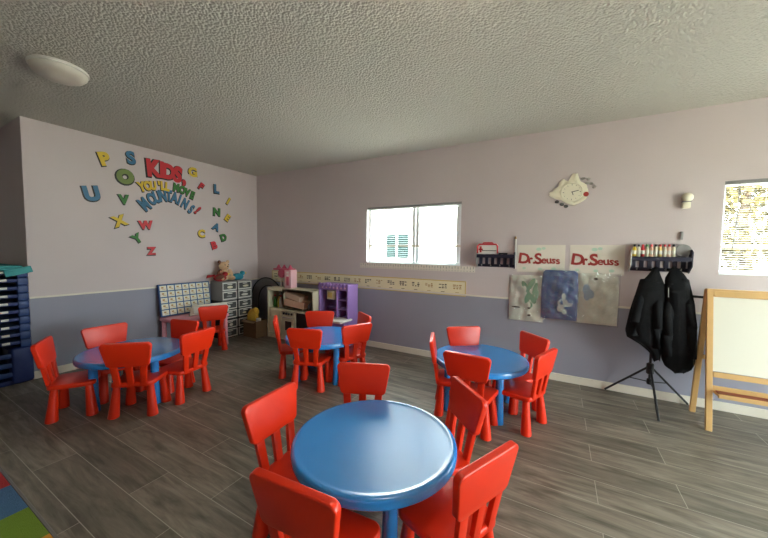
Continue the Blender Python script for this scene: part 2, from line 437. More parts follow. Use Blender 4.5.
tree('autumn_tree', 'yellow leaved tree outside the window at the right edge', (8.1, 4.4, -.11), 4.2,
     [(0, 0, 2.3, .8), (-.7, .2, 2.7, .7), (.7, .1, 2.8, .8), (.1, .4, 3.4, .9), (-.2, -.2, 1.7, .5), (1.2, .3, 2.2, .7)], 480, 3)
t = thing('garden_wall', 'pale wall low outside the window at the right edge', 'wall', (9.5, 7.5, -.11))
MB().box((0, 0, .95), (9, .2, 1.9)).build('panel', M['stucco'], t, smooth=False)
MB().box((0, 0, 1.95), (9.1, .3, .1), .01).build('coping', M['vinyl'], t, smooth=False)

# ------------------------------------------------------------------ chairs and tables
def make_chair():
    t = thing('child_chair', 'x', 'chair', group='red plastic child chairs around the blue tables')
    # seat, front is +Y
    pts = rrect(.33, .315, .05, 5, .37)
    MB().prism(pts, .268, .308, TR(0, .02, 0), .012, 3).build('seat', M['red'], t)
    lean = math.radians(9)
    bk = TR(0, -.128, .30) @ RX(lean)         # local z up the back
    MB().prism(rrect(.325, .212, .032, 6, .378), -.0175, .0175, bk @ TR(0, 0, .268) @ XZ, .007, 3).build('backrest', M['red'], t)
    for s in (-1, 0, 1):
        m = MB()
        q = [(-.0235, -.03), (.0235, -.03), (.026, .2), (-.026, .2)]
        m.prism(q, -.013, .013, bk @ TR(s*.098, 0, 0) @ RY(s*.09) @ XZ, .006, 2)
        m.build('back_slat', M['red'], t)
    for sx, sy in ((-1, 1), (1, 1), (-1, -1), (1, -1)):
        m = MB()
        m.lathe([(.037, 0), (.042, .004), (.0415, .02), (.036, .1), (.0285, .22), (.026, .28)], 18)
        # shear for the splay: the foot stands further out than the top
        for v in m.bm.verts:
            k = 1-v.co.z/.28; v.co.x += sx*(.128+.022*k); v.co.y += .02+sy*(.108+.020*k)
        m.build('leg', M['red'], t)
    return t
chair0 = make_chair()
first = [True]
def chair(mid, facing, label, z=0.):
    rz = math.radians(facing-90)
    o = Vector((0, -.182, 0)); o.rotate(Matrix.Rotation(rz, 3, 'Z'))
    loc = (mid[0]-o.x, mid[1]-o.y, z)
    if first[0]:
        first[0] = False; chair0.location = loc; chair0.rotation_euler = (0, 0, rz); chair0['label'] = label; return chair0
    return dup(chair0, loc, rz, label)
def make_table(name, m, label):
    t = thing(name, label, 'table', group='round blue child tables')
    MB().lathe([(0, .475), (.38, .475), (.396, .4775), (.408, .480), (.418, .4785), (.426, .474), (.4285, .466), (.429, .446), (.428, .434), (.422, .428), (.40, .428), (.395, .45), (0, .45)], 72, cap=False).build('tabletop', m, t, ang=50)
    for k in range(4):
        a = k*PI/2
        MB().lathe([(.036, 0), (.041, .004), (.041, .02), (.036, .15), (.033, .45)], 20, TR(.325*math.cos(a), .325*math.sin(a), 0)).build('leg', m, t)
    return t
tb = make_table('round_table', M['blue'], 'blue round table nearest the camera, with a glossy window reflection')
tb.location = (4.221, -2.692, 0); tb.rotation_euler = (0, 0, math.radians(-47))
dup(tb, (4.422, -1.076, 0), math.radians(-137), 'blue round table below the hanging shirts, with five red chairs')
dup(tb, (2.66, -1.25, 0), math.radians(-114), 'blue round table in front of the purple play kitchen')
dup(tb, (1.43, -2.62, 0), math.radians(5), 'blue round table at the left beside the stacked blue cots')

N = 'nearest blue table'; R2 = 'blue table below the hanging shirts'; MT = 'blue table by the purple play kitchen'; LT = 'blue table at the left'
CH = [
 ((3.86, -2.24), -67, 'red chair on the far side of the nearest blue table, backrest facing the camera'),
 ((3.67, -2.895), 3, 'red child chair at the left side of the nearest blue table, on the bare floor'),
 ((4.275, -3.335), 94, 'large foreground red chair seen from behind at the nearest blue table'),
 ((4.83, -2.845), 155, 'red child chair at the lower right of the nearest blue table, dark seat visible'),
 ((4.60, -2.255), -137, 'red chair beyond the right side of the nearest blue table, dark front of backrest showing'),
 ((4.03, -1.31), 18, 'red chair seen edge on at the blue table below the hanging shirts'),
 ((4.178, -.755), -53, 'red chair facing the camera at the blue table below the hanging shirts'),
 ((4.44, -1.66), 87, 'red chair with its back to us at the blue table below the hanging shirts'),
 ((4.862, -.725), -136, 'red chair nearest the baseboard at the blue table below the hanging shirts'),
 ((4.985, -1.26), 160, 'red chair with whole seat visible at the blue table below the hanging shirts'),
 ((2.16, -1.51), 46, 'red child chair seen edge on in front of the cream play kitchen stove'),
 ((2.815, -1.725), 110, 'red chair, near left of the table by the purple kitchen, back to us'),
 ((2.325, -.915), -57, 'red child chair between the purple play kitchen and its blue table'),
 ((3.16, -1.28), 155, 'red chair, right of the table by the purple kitchen, back to us'),
 ((2.915, -.75), -125, 'red chair half hidden behind another, right of the purple kitchen table'),
 ((1.21, -3.188), 61, 'leftmost red child chair, seen side on beside the stacked blue cots'),
 ((.995, -2.685), 0, 'red child chair on the wall side of the left blue table, facing the camera'),
 ((1.895, -2.865), 131, 'red chair with its back to us at the front of the left blue table'),
 ((2.0, -2.32), 190, 'red child chair at the right end of the left blue table, back to the camera'),
 ((1.40, -2.12), -76, 'dark red chair on the far side of the left blue table, before the pink table'),
 ((.83, -1.42), 157, 'red child chair drawn up to the pink table under the pocket chart'),
]
for c in CH: chair(*c)

# pink table under the pocket chart
t = thing('side_table', 'pink rectangular child table by the wall under the blue pocket chart', 'table', (.36, -1.40, 0))
MB().prism(rrect(.57, .74, .06), .435, .48, None, .012, 3).build('tabletop', M['pink'], t)
for sx in (-1, 1):
    for sy in (-1, 1):
        MB().lathe([(.034, 0), (.039, .004), (.037, .03), (.032, .2), (.028, .44)], 18, TR(sx*.235, sy*.315, 0)).build('leg', M['pink'], t)

# ------------------------------------------------------------------ pocket chart, drawers, soft toys
t = thing('pocket_chart', 'blue framed chart of white pocket cards leaning on the letter wall', 'chart', (.13, -1.375, .481))
tilt = RY(-.2)
MB().box((0, 0, .235), (.018, .76, .47), .004, None).build('backing', M['blueletter'] if False else M['bluedark'], t, smooth=False)
fr = MB()
for i in range(8): fr.box((.012, -.365+i*.1043, .235), (.01, .014, .46))
for j in range(6): fr.box((.012, 0, .012+j*.089), (.01, .745, .014))
M['chartblue'] = mat('chart_blue', (40, 84, 134), .6)
fr.build('frame', M['chartblue'], t, smooth=False)
M['chartcard'] = mat('chart_card', (220, 216, 196), .6, noise=.12, nscale=40)
cm = MB().box((.012, 0, 0), (.006, .090, .074)).mesh('card', False); cm.materials.append(M['chartcard'])
pm = MB().box((.0155, -.008, .008), (.0015, .03, .022)).box((.0155, .01, -.016), (.0015, .045, .006)).mesh('picture', False); pm.materials.append(M['tanprint'])
for j in range(5):
    for i in range(7):
        o = bpy.data.objects.new('card', cm); COL.objects.link(o); o.parent = t; o.location = (.002, -.313+i*.1043, .0565+j*.089)
        k = bpy.data.objects.new('print', pm); COL.objects.link(k); k.parent = o
t.rotation_euler = (0, -.17, 0)
t.location = (.118, -1.375, .4815)

t = thing('paper_pad', 'large cream white pad leaning on the pink table behind a red chair', 'paper', (.42, -1.22, .481), 0)
MB().prism([(-.28, 0), (.28, 0), (.27, .15), (-.22, .155)], -.03, .03, RZ(math.radians(78)) @ RX(-.35) @ XZ, .012).build('cover', M['board'], t)
MB().box((0, 0, .075), (.46, .045, .10), .005, RZ(math.radians(78)) @ RX(-.35)).build('pages', M['white'], t, smooth=False)

def drawer_unit(y, z, framem, label):
    t = thing('drawer_unit', label, 'drawers', (.175, y, z), 0, 'stacked plastic drawer units by the letter wall')
    w, h, d = .26, .312, .31
    b = MB()
    b.box((0, -w/2+.006, h/2), (d, .012, h)); b.box((0, w/2-.006, h/2), (d, .012, h))
    b.box((0, 0, .008), (d, w-.024, .016)); b.box((0, 0, h-.008), (d, w-.024, .016)); b.box((-d/2+.006, 0, h/2), (.012, w-.024, h-.032)); b.box((0, 0, h/2), (d-.02, w-.024, .012))
    b.build('case', framem, t, smooth=False)
    for k in range(2):
        dz = .020+k*.148; dh = .126
        dr = MB().box((d/2-.15, 0, dz+dh/2), (.30, w-.03, dh-.004), .004).build('drawer', M['glassdark'], t, smooth=False)
        r = MB()
        for c, s in (((d/2+.004, 0, dz+.007), (.012, w-.004, .016)), ((d/2+.004, 0, dz+dh-.007), (.012, w-.004, .016)), ((d/2+.004, -w/2+.009, dz+dh/2), (.012, .013, dh)), ((d/2+.004, w/2-.009, dz+dh/2), (.012, .013, dh))): r.box(c, s, .003)
        r.build('rim', M['white'], dr, smooth=False)
        MB().box((d/2+.008, 0, dz+dh-.03), (.02, .08, .012), .004).build('handle', M['white'], dr, smooth=False)
        # what shows through the front
        MB().ball((d/2+.0005, random.uniform(-.03, .03), dz+.05), (.006, random.uniform(.06, .14), random.uniform(.03, .06))).build('contents', M[random.choice(['grey', 'label', 'cream', 'greyprint'])], dr)
    return t
rows = ['bottom', 'middle', 'top']
for j in range(3):
    drawer_unit(-.82, j*.3125, M['blackpl'] if j < 2 else M['grey'], ['black', 'black', 'grey'][j]+' drawer unit, %s of the stack standing nearer the pocket chart' % rows[j])
    drawer_unit(-.535, j*.3125, M['blackpl'] if j < 2 else M['grey'], ['black', 'black', 'grey'][j]+' drawer unit, %s of the stack nearer the room corner' % rows[j])
ZT = 3*.3125
t = thing('teddy_bear', 'beige teddy bear sitting on top of the drawer stack', 'toy', (.15, -.80, ZT))
MB().ball((0, 0, .10), (.16, .19, .20)).ball((.01, 0, .245), (.15, .17, .15)).ball((.08, 0, .235), (.06, .07, .055)).build('body', M['bear'], t)
for s in (-1, 1):
    MB().ball((0, s*.075, .315), (.03, .06, .06)).build('ear', M['brownplush'] if s < 0 else M['bear'], t)
    MB().ball((.07, s*.085, .05), (.16, .08, .08), RZ(s*.3)).build('leg', M['bear'], t)
    MB().ball((.04, s*.10, .135), (.07, .07, .14), RX(s*.4)).build('arm', M['brownplush'] if s < 0 else M['bear'], t)
    MB().ball((.088, s*.032, .27), (.014, .016, .016)).build('eye', M['blackpl'], t)
MB().ball((.112, 0, .245), (.016, .026, .018)).build('nose', M['blackpl'], t)
def bird(name, label, loc, rz, m, wing):
    t = thing(name, label, 'toy', loc, rz)
    MB().ball((0, 0, .06), (.20, .12, .12)).ball((.08, 0, .12), (.085, .08, .08)).build('body', m, t)
    MB().prism([(0, 0), (.12, .03), (.13, .06), (.02, .05)], -.015, .015, TR(-.2, 0, .06) @ XZ, .006).build('tail', m, t)
    for s in (-1, 1): MB().ball((-.01, s*.06, .075), (.14, .025, .07), RY(-.3)).build('wing', wing, t)
    MB().lathe([(.016, 0), (.008, .025), (0, .045)], 10, TR(.117, 0, .118) @ RY(PI/2)).build('beak', M['yellow'], t)
bird('soft_toy', 'dark red soft toy at the left of the teddy bear on the drawers', (.22, -.915, ZT), math.radians(70), M['redplush'], M['brownplush'])
bird('soft_toy', 'teal soft toy at the right of the teddy bear on the drawers', (.22, -.59, ZT), math.radians(75), M['tealplush'], M['tealplush'])
# ------------------------------------------------------------------ the corner: hoop, cardboard box
t = thing('mesh_play_tunnel', 'black hoop with grey mesh standing in the room corner behind the cream kitchen', 'toy', (.53, -.24, 0))
def arc(r, n=24): return [(r*math.cos(PI*i/n), 0, .56+r*math.sin(PI*i/n)) for i in range(n+1)]
def hoop(r): return [(r, 0, .012)]+arc(r)+[(-r, 0, .012)]
MB().tube(hoop(.41), .011, 8).build('outer_hoop', M['black'], t)
MB().tube([(x, .05, z) for x, y, z in hoop(.27)], .010, 8).build('inner_hoop', M['black'], t)
bm = bmesh.new(); A = hoop(.41); B = [(x, .05, z) for x, y, z in hoop(.27)]
va = [bm.verts.new(p) for p in A]; vb = [bm.verts.new(p) for p in B]
for i in range(len(A)-1): bm.faces.new((va[i], va[i+1], vb[i+1], vb[i]))
bmesh.ops.solidify(bm, geom=bm.faces[:], thickness=.004)
f = MB(); f.bm.free(); f.bm = bm; f.build('mesh_panel', M['greymesh'], t)
t = thing('cardboard_box', 'brown cardboard box on the floor between the drawers and the cream kitchen', 'box', (.57, -.52, 0))
b = MB()
for c, d in (((0, -.11, .14), (.32, .006, .28)), ((0, .11, .14), (.32, .006, .28)), ((-.157, 0, .14), (.006, .214, .28)), ((.157, 0, .14), (.006, .214, .28)), ((0, 0, .004), (.30, .21, .008))): b.box(c, d)
b.build('body', M['card'], t, smooth=False)
MB().box((0, -.135, .27), (.31, .06, .005), 0, RX(.5)).build('flap', M['card'], t, smooth=False)
t = tag(MB().ball((0, 0, 0), (.2, .17, .30)).ball((.04, .02, .1), (.12, .12, .14)).build('cloth_bundle', M['yellowcloth']), 'yellow cloth bundle sticking out of the brown cardboard box', 'cloth'); t.location = (.51, -.52, .31)
t = tag(MB().lathe([(.035, 0), (.04, .004), (.04, .30), (.035, .304)], 18).build('paper_roll', M['white']), 'white paper roll standing in the brown cardboard box', 'paper'); t.location = (.665, -.53, .009)

# ------------------------------------------------------------------ cream play kitchen
t = thing('play_kitchen', 'cream toy kitchen with stove, oven and open arch shelf', 'toy kitchen', (.80, -.45, 0))
W, D = .98, .26
b = MB()
b.box((.0, D/2, .42), (.03, D, .84), .008); b.box((W, D/2, .42), (.03, D, .84), .008)
b.box((W/2, D-.008, .42), (W-.03, .016, .84)); b.box((W/2, D/2, .49), (W-.03, D-.02, .03), .005); b.box((W/2, D/2, .03), (W-.03, D-.02, .06), .005)
b.box((.33, D/2, .655), (.025, D-.03, .30), .004)
b.build('body', M['cream'], t, smooth=False)
# arched front rim above the counter
out = rrect(W-.34, .34, .09, 6); inn = rrect(W-.40, .27, .07, 6)
r = MB(); bm = bmesh.new()
for z in (0, .03):
    pass
vo = [bm.verts.new((x, y, 0)) for x, y in out]; vi = [bm.verts.new((x, y, 0)) for x, y in inn]
n_ = len(out)
for i in range(n_): bm.faces.new((vo[i], vo[(i+1) % n_], vi[(i+1) % n_], vi[i]))
bmesh.ops.solidify(bm, geom=bm.faces[:], thickness=.03)
r._join(bm, TR(.655, -.0, .665) @ XZ); r.build('arch', M['cream'], t, smooth=False)
MB().box((W/2, D/2, .83), (W+.03, D, .025), .008).build('top', M['cream'], t, smooth=False)
MB().box((.16, 0, .815), (.32, .02, .04), .004).build('shelf_lip', M['cream'], t, smooth=False)
st = MB().box((.49, -.005, .28), (.29, .03, .42), .008).build('stove', M['cream'], t, smooth=False)
for i in range(4): MB().lathe([(.02, 0), (.018, .018), (0, .02)], 12, TR(.40+i*.058, -.02, .445) @ RX(PI/2)).build('knob', M['blackpl'], st)
od = MB().box((.49, -.022, .24), (.23, .012, .26), .006).build('oven_door', M['cream'], st, smooth=False)
MB().box((.50, -.03, .25), (.14, .006, .15), .003).build('oven_window', M['oven'], st, smooth=False)
MB().tube([(.40, -.028, .385), (.40, -.05, .385), (.58, -.05, .385), (.58, -.028, .385)], .007, 8).build('oven_handle', M['grey'], st)
MB().box((.80, .02, .28), (.32, .03, .40), .006).build('cupboard_front', M['oven'], t, smooth=False)  # dark panel standing in for the shade inside an open compartment
MB().box((.17, .02, .28), (.28, .03, .40), .006).build('cupboard_front', M['cream'], t, smooth=False)
MB().box((.65, -.01, .495), (.64, .05, .03), .008).build('counter_edge', M['cream'], t, smooth=False)
bx = tag(MB().box((0, 0, .055), (.40, .18, .11), .006).build('craft_box', M['peach'], smooth=False), 'peach cardboard box tilted inside the cream kitchen arch', 'box', 'peach boxes in the cream kitchen')
bx.location = (1.35, -.335, .547); bx.rotation_euler = (0, .12, .1)
bx = tag(MB().box((0, 0, .04), (.36, .17, .08), .006).build('craft_box', M['peach2'], smooth=False), 'pale peach box stacked on another inside the cream kitchen arch', 'box', 'peach boxes in the cream kitchen')
bx.location = (1.33, -.335, .672); bx.rotation_euler = (0, .16, -.1)
bx = tag(MB().ball((0, 0, .07), (.13, .13, .14)).build('toy_pot', M['grey']), 'grey round toy pot at the right inside the cream kitchen arch', 'toy'); bx.location = (1.665, -.33, .505)
for i, (m, lab) in enumerate((('green', 'green toy bottle in the left cubby of the cream kitchen'), ('yellow', 'yellow toy bottle in the left cubby of the cream kitchen'), ('white', 'white toy bottle in the left cubby of the cream kitchen'), ('woodred', 'brown toy bottle in the left cubby of the cream kitchen'))):
    q = thing('toy_bottle', lab, 'toy', (.875+i*.066, -.36+.03*(i % 2), .505), 0, 'toy bottles in the cream kitchen')
    MB().lathe([(.024, 0), (.027, .01), (.027, .12), (.012, .16), (.012, .18)], 14).build('body', M[m], q)
    MB().lathe([(.014, .18), (.014, .205), (0, .207)], 12).build('cap', M['blackpl' if i % 2 else 'redletter'], q)

# pink castle on the cream kitchen
t = thing('toy_castle', 'pink toy castle standing on top of the cream play kitchen', 'toy', (1.05, -.32, .8425))
t.scale = (.86, .86, .88)
MB().box((.17, 0, .17), (.17, .16, .34), .008).box((-.03, .03, .25), (.22, .10, .14), .006).build('body', M['palepink'], t, smooth=False)
for x in (-.12, -.04, .04): MB().lathe([(.014, 0), (.016, .01), (.012, .18)], 10, TR(x, .03, 0)).build('column', M['white'], t)
MB().lathe([(.085, .0), (.09, .02), (.075, .045), (.03, .055), (0, .056)], 20, TR(-.03, -.02, .27) @ RX(PI/2)).build('rosette', M['hotpink'], t)
MB().box((0, .0, .345), (.42, .18, .03), .008).build('roof', M['hotpink'], t, smooth=False)
for x in (-.15, .0, .16): MB().lathe([(.05, .36), (.045, .365), (.01, .43), (0, .432)], 14, TR(x, 0, 0)).build('turret', M['hotpink'], t)
MB().box((.17, -.082, .13), (.06, .01, .16), .004).build('door', M['hotpink'], t, smooth=False)
for z in (.24, .29): MB().box((.17, -.082, z), (.05, .008, .03), .003).build('window', M['white'], t, smooth=False)

# purple play kitchen
t = thing('play_kitchen', 'purple toy kitchen hutch standing against the wall under the alphabet border', 'toy kitchen', (1.81, -.34, 0))
t.scale = (.82, 1, 1.01)
W, D = .67, .26
b = MB()
b.box((W/2, D-.01, .47), (W, .02, .94), .006)
for x in (.01, .42, W-.01): b.box((x, D/2, .47 if x > .5 else .68), (.035, D, .94 if x > .5 else .50), .008)
b.box((.01, D/2, .22), (.035, D, .44), .008)
b.box((W/2, D/2, .435), (W, D, .03), .006)
b.build('body', M['purple'], t, smooth=False)
c = MB(); c.box((W/2, .01, .90), (W+.03, .04, .075), .008)
for i in range(9): c.lathe([(.03, 0), (.03, .02), (0, .022)], 12, TR(.05+i*.078, -.01, .938) @ RX(PI/2))
c.box((W/2, D/2, .94), (W+.03, D, .02), .006)
c.build('cornice', M['purple'], t, smooth=False)
for i in range(7): MB().lathe([(.013, 0), (.011, .012), (0, .013)], 8, TR(.11+i*.085, -.01, .90) @ RX(PI/2)).build('stud', M['palepink'], t)
for z in (.58, .72): MB().box((.54, D/2, z), (.22, D-.03, .018), .003).build('shelf', M['purple'], t, smooth=False)
g = MB()
for i in range(7): g.box((.06+i*.032, D-.04, .60), (.018, .03, .22), .004)
g.build('rack_bars', M['purple'], t, smooth=False)
mw = MB().box((.27, .10, .78), (.20, .16, .13), .008).build('microwave', M['cream'], t, smooth=False)
MB().box((.25, .018, .78), (.10, .008, .08), .003).build('microwave_window', M['gold'], mw, smooth=False)
MB().box((.22, .20, .56), (.38, .06, .05), .005).build('backsplash', M['purpledark'], t, smooth=False)
MB().box((.44, -.08, .44), (.56, .30, .03), .012).build('counter', M['white'], t)
MB().box((.36, .06, .21), (.62, .3, .42), .01).build('cabinet', M['purple'], t, smooth=False)
MB().box((.36, -.095, .20), (.26, .012, .30), .005).build('cabinet_door', M['purpledark'], t, smooth=False)

# ------------------------------------------------------------------ wall strips
t = thing('alphabet_border', 'long cream wall border with gold edges and little dark pictures', 'wall border', (2.2, 0, .985))
MB().box((0, -.0025, 0), (3.6, .005, .20)).build('strip', M['strip'], t, smooth=False)
g = MB(); g.box((0, -.006, .094), (3.6, .002, .012)); g.box((0, -.006, -.094), (3.6, .002, .012)); g.box((1.794, -.006, 0), (.012, .002, .176)); g.box((-1.794, -.006, 0), (.012, .002, .176))
g.build('edging', M['gold'], t, smooth=False)
rnd = random.Random(5)
for i in range(18):
    m = MB(); x = -1.68+i*.198; k = i % 6
    for a in range(3):
        for bb in range(3):
            if rnd.random() < .78: m.box((x+(a-1)*.04, -.006, .02+(bb-1)*.022), (rnd.uniform(.018, .04), .002, rnd.uniform(.008, .017)))
    m.box((x, -.006, -.055), (.05, .002, .006))
    m.build('picture', M['tanprint'] if k in (3, 5) else M['darkprint'], t, smooth=False)
t = thing('number_line', 'thin clear and white beaded strip below the middle window', 'number strip', (3.23, 0, 1.243))
MB().box((0, -.002, 0), (1.76, .004, .075)).build('strip', M['hdr'], t, smooth=False)
tk = MB()
for i in range(44): tk.box((-.86+i*.04, -.0045, .022 if i % 2 else .012), (.007, .001, .03))
tk.build('tick_marks', M['grey'], t, smooth=False)
dt = MB()
for i in range(44): dt.box((-.86+i*.04, -.0045, -.025), (.012, .001, .008))
dt.build('lower_marks', M['grey'], t, smooth=False)

# ------------------------------------------------------------------ wall racks, bottles, case
def rack(label, x0, x1, z0, z1, nb, ear):
    t = thing('wall_rack', label, 'rack', ((x0+x1)/2, 0, z0), 0)
    w, h, d = x1-x0, z1-z0, .10
    MB().box((0, -d/2, h-.02), (w, d, .014), .003).build('shelf', M['navyrack'], t, smooth=False)
    MB().box((0, -d+.006, h-.035), (w, .012, .04), .003).build('front_rail', M['navyrack'], t, smooth=False)
    MB().box((0, -.006, .02), (w, .012, .035), .003).build('bottom_rail', M['navyrack'], t, smooth=False)
    for i in range(nb):
        x = -w/2+w*(i+.5)/nb
        MB().box((x, -.006, (h)/2), (w/nb*.56, .012, h-.02), .002).build('slat', M['navyrack'], t, smooth=False)
    for s in (-1, 1):
        pts = [(0, 0), (-.02, -.01), (-d, h*.35), (-d-.005, h+ear*.6), (-d*.6, h+ear), (-.01, h+ear*.5)]
        mx = TR(s*(w/2+.006), 0, 0) @ Matrix(((0, 0, 1, 0), (1, 0, 0, 0), (0, 1, 0, 0), (0, 0, 0, 1)))
        MB().prism(pts, -.006, .006, mx, .003).build('bracket', M['silver'] if s < 0 else M['navyrack'], t, smooth=False)
    for i in range(4):
        x = -w/2+w*(i+.5)/4
        MB().tube([(x, -.012, .02), (x, -.045, .015), (x, -.055, .035)], .004, 8).build('hook', M['silver'], t)
    return t
rack('dark slatted wall rack holding the red framed case, beside the middle window', 4.145, 4.575, 1.285, 1.455, 6, .02)
rack('dark slatted wall rack holding a row of bottles, above the black coats', 5.685, 6.135, 1.295, 1.455, 7, .06)
t = thing('carry_case', 'white case with red frame and handle on the left wall rack', 'case', (4.27, -.05, 1.4425))
MB().prism(rrect(.235, .12, .015), -.03, .03, TR(0, 0, .062) @ XZ, .004).build('body', M['white'], t, smooth=False)
fr = MB()
fr.tube([(-.118, -.032, .01), (-.118, -.032, .10), (-.10, -.032, .122), (.10, -.032, .122), (.118, -.032, .10), (.118, -.032, .01)], .010, 8)
fr.build('frame', M['redletter'], t)
MB().tube([(-.07, 0, .122), (-.05, 0, .142), (.05, 0, .142), (.07, 0, .122)], .009, 8).build('handle', M['redletter'], t)
MB().box((-.08, -.031, .06), (.02, .004, .075)).box((-.08, -.031, .06), (.05, .004, .02)).build('emblem', M['redletter'], t, smooth=False)
MB().box((.02, -.031, .045), (.17, .004, .008)).build('band', M['oven'], t, smooth=False)
t = tag(MB().tube([(4.40, -.05, 1.453), (4.50, -.05, 1.453)], .009, 8).build('marker_pen', M['blackpl']), 'black marker pen lying on the left wall rack by the case', 'pen')
cols = [('yellow', 'blackpl'), ('cream', 'blackpl'), ('redletter', 'redletter'), ('cream', 'green'), ('peach', 'redletter'), ('cream', 'blackpl'), ('gold', 'redletter'), ('cream', 'redletter'), ('peach2', 'redletter'), ('cream', 'blackpl')]
ords = ['first', 'second', 'third', 'fourth', 'fifth', 'sixth', 'seventh', 'eighth', 'ninth', 'tenth']
capn = {'blackpl': 'black', 'redletter': 'red', 'green': 'green'}; bn = {'yellow': 'yellow', 'cream': 'cream', 'redletter': 'red', 'peach': 'peach', 'gold': 'gold', 'peach2': 'pale peach'}
for i, (b_, c_) in enumerate(cols):
    t = thing('paint_bottle', '%s paint bottle with %s cap, %s from the left on the wall rack' % (bn[b_], capn[c_], ords[i]), 'bottle', (5.712+i*.0335, -.05, 1.4425), 0, 'paint bottles on the right wall rack')
    MB().lathe([(.013, 0), (.0155, .004), (.0155, .085), (.009, .10)], 14).build('body', M[b_], t)
    MB().lathe([(.0095, .10), (.0095, .122), (0, .123)], 12).build('cap', M[c_], t)
    MB().lathe([(.0158, .025), (.0158, .062)], 14, cap=False).build('label', M['label'], t)
t = tag(MB().lathe([(0, 0), (.06, 0), (.062, .01), (.06, .03), (0, .034)], 28, RX(PI/2)).build('tape_dispenser', M['grey']), 'grey round disc standing at the right end of the bottle rack', 'disc'); t.location = (6.085, -.02, 1.505)
t = thing('wall_stick', 'thin white stick standing upright on the wall beside the red case', 'stick', (4.59, -.014, 1.27))
MB().tube([(0, 0, 0), (-.008, 0, .36)], .009, 8).build('rod', M['white'], t)
MB().tube([(-.008, 0, .36), (-.009, 0, .39)], .011, 8).build('tip', M['tanprint'], t)

# air freshener, thermometer
t = thing('wall_dispenser', 'small white dispenser on the wall beside the right window', 'dispenser', (6.095, 0, 1.985))
MB().ball((0, -.03, .03), (.09, .06, .085)).build('cover', M['clockwhite'], t)
MB().box((-.005, -.022, -.045), (.06, .044, .06), .008).build('body', M['clockwhite'], t)
MB().box((-.005, -.028, -.012), (.065, .04, .008), .002).build('band', M['grey'], t, smooth=False)
t = tag(MB().box((0, -.008, 0), (.024, .016, .08), .004).build('thermometer', M['grey']), 'small grey thermometer on the wall under the white dispenser', 'thermometer'); t.location = (6.075, 0, 1.65)
# clock
t = thing('wall_clock', 'ornate cream and silver wall clock with a small red dot', 'clock', (5.14, 0, 2.14))
pts = [(-.225, -.02), (-.15, -.065), (-.06, -.09), (.02, -.145), (.07, -.125), (.135, -.065), (.155, .0), (.135, .075), (.075, .115), (.05, .20), (.0, .205), (-.04, .125), (-.08, .145), (-.125, .12), (-.135, .07), (-.175, .055), (-.19, .02)]
MB().prism(pts, 0, .012, XZ, .003).build('backplate', M['clockwhite'], t)
for x, z, sx, sz_, an in ((-.15, -.015, .075, .03, -.35), (-.14, .04, .055, .024, .7), (-.10, .10, .055, .024, 1.2), (.03, .15, .05, .022, 1.5), (-.03, -.105, .08, .02, -.5), (.08, -.10, .075, .02, .55)):
    MB().prism([(sx*math.cos(q*PI/8), sz_*math.sin(q*PI/8)) for q in range(16)], 0, .008, TR(x, -.012, z) @ XZ @ RZ(an), .004).build('petal', M['clockwhite'], t)
for x, z in ((.10, .14), (.15, .13), (.175, .08), (.14, .09), (.205, .04)):
    MB().ball((x, -.008, z), (.04, .016, .03)).build('flower', M['silver'], t)
for x, z in ((-.14, -.095), (-.09, -.125), (-.05, -.15)):
    MB().ball((x, -.008, z), (.045, .016, .035)).build('flower', M['glassdark'], t)
MB().lathe([(0, 0), (.105, 0), (.108, .006), (.105, .014), (.096, .014), (.094, .009), (0, .009)], 40, TR(0, -.012, 0) @ RX(PI/2)).build('dial', M['clockwhite'], t)
tk = MB()
for i in range(12):
    a = i*PI/6; tk.box((.08*math.cos(a), -.0215, .08*math.sin(a)), (.008 if i % 3 else .014, .002, .004), rot=RY(-a))
tk.build('hour_marks', M['oven'], t, smooth=False)
MB().box((.03, -.023, .008), (.07, .002, .007), rot=RY(-.2)).build('minute_hand', M['oven'], t, smooth=False)
MB().box((.008, -.023, -.014), (.006, .002, .04), rot=RY(-.3)).build('hour_hand', M['oven'], t, smooth=False)
MB().lathe([(0, 0), (.026, 0), (.024, .008), (0, .01)], 18, TR(.135, -.012, -.03) @ RX(PI/2)).build('red_dot', M['text_red'], t)
MB().tube([(0, -.006, .12), (0, -.006, .17)], .004, 6).build('hanger', M['silver'], t)

# ------------------------------------------------------------------ header cards and bagged shirts
def header(x0, x1, label, rot):
    z0, z1 = 1.24, 1.56
    t = thing('header_card', label, 'sign', ((x0+x1)/2, 0, (z0+z1)/2), 0)
    MB().box((0, -.002, 0), (x1-x0, .004, z1-z0)).build('card', M['hdr'], t, smooth=False)
    m = MB()
    word = 'Dr.Seuss'; n = len(word); xs = [-.195, -.115, -.072, -.025, .042, .102, .155, .205]; sz = [.18, .135, .13, .18, .125, .125, .12, .12]; dz = [.03, .008, -.02, .03, .004, .004, .004, .0]
    for i, ch in enumerate(word):
        sc = sz[i] if ch != '.' else .13
        add_mesh(m, text_mesh(ch, sc*.94, .0032 if ch in 'eus' else .006, .0015, 3, TR(xs[i]*.88*(x1-x0)/.5, -.005, -.03+dz[i]) @ RX(PI/2) @ RZ(math.radians([-6, 8, 0, 5, -6, 6, -4, 8][i]))))
    m.build('lettering', M['text_red'], t, smooth=False)
    g = MB()
    for a, b_, s in ((-.02, .11, .028), (.03, .12, .022), (-.17, -.115, .02), (.0, -.12, .022), (.14, -.115, .024)):
        g.prism([(s*math.cos(q*PI/5), s*.7*math.sin(q*PI/5)) for q in range(10)], 0, .0015, TR(a, -.004, b_) @ XZ)
    g.build('leaf_print', M['palegreen'], t, smooth=False)
header(4.605, 5.105, 'pale card with red lettering above the white and green shirt, left of two', 0)
header(5.15, 5.645, 'pale card with red lettering above the plain white shirt, right of two', 0)

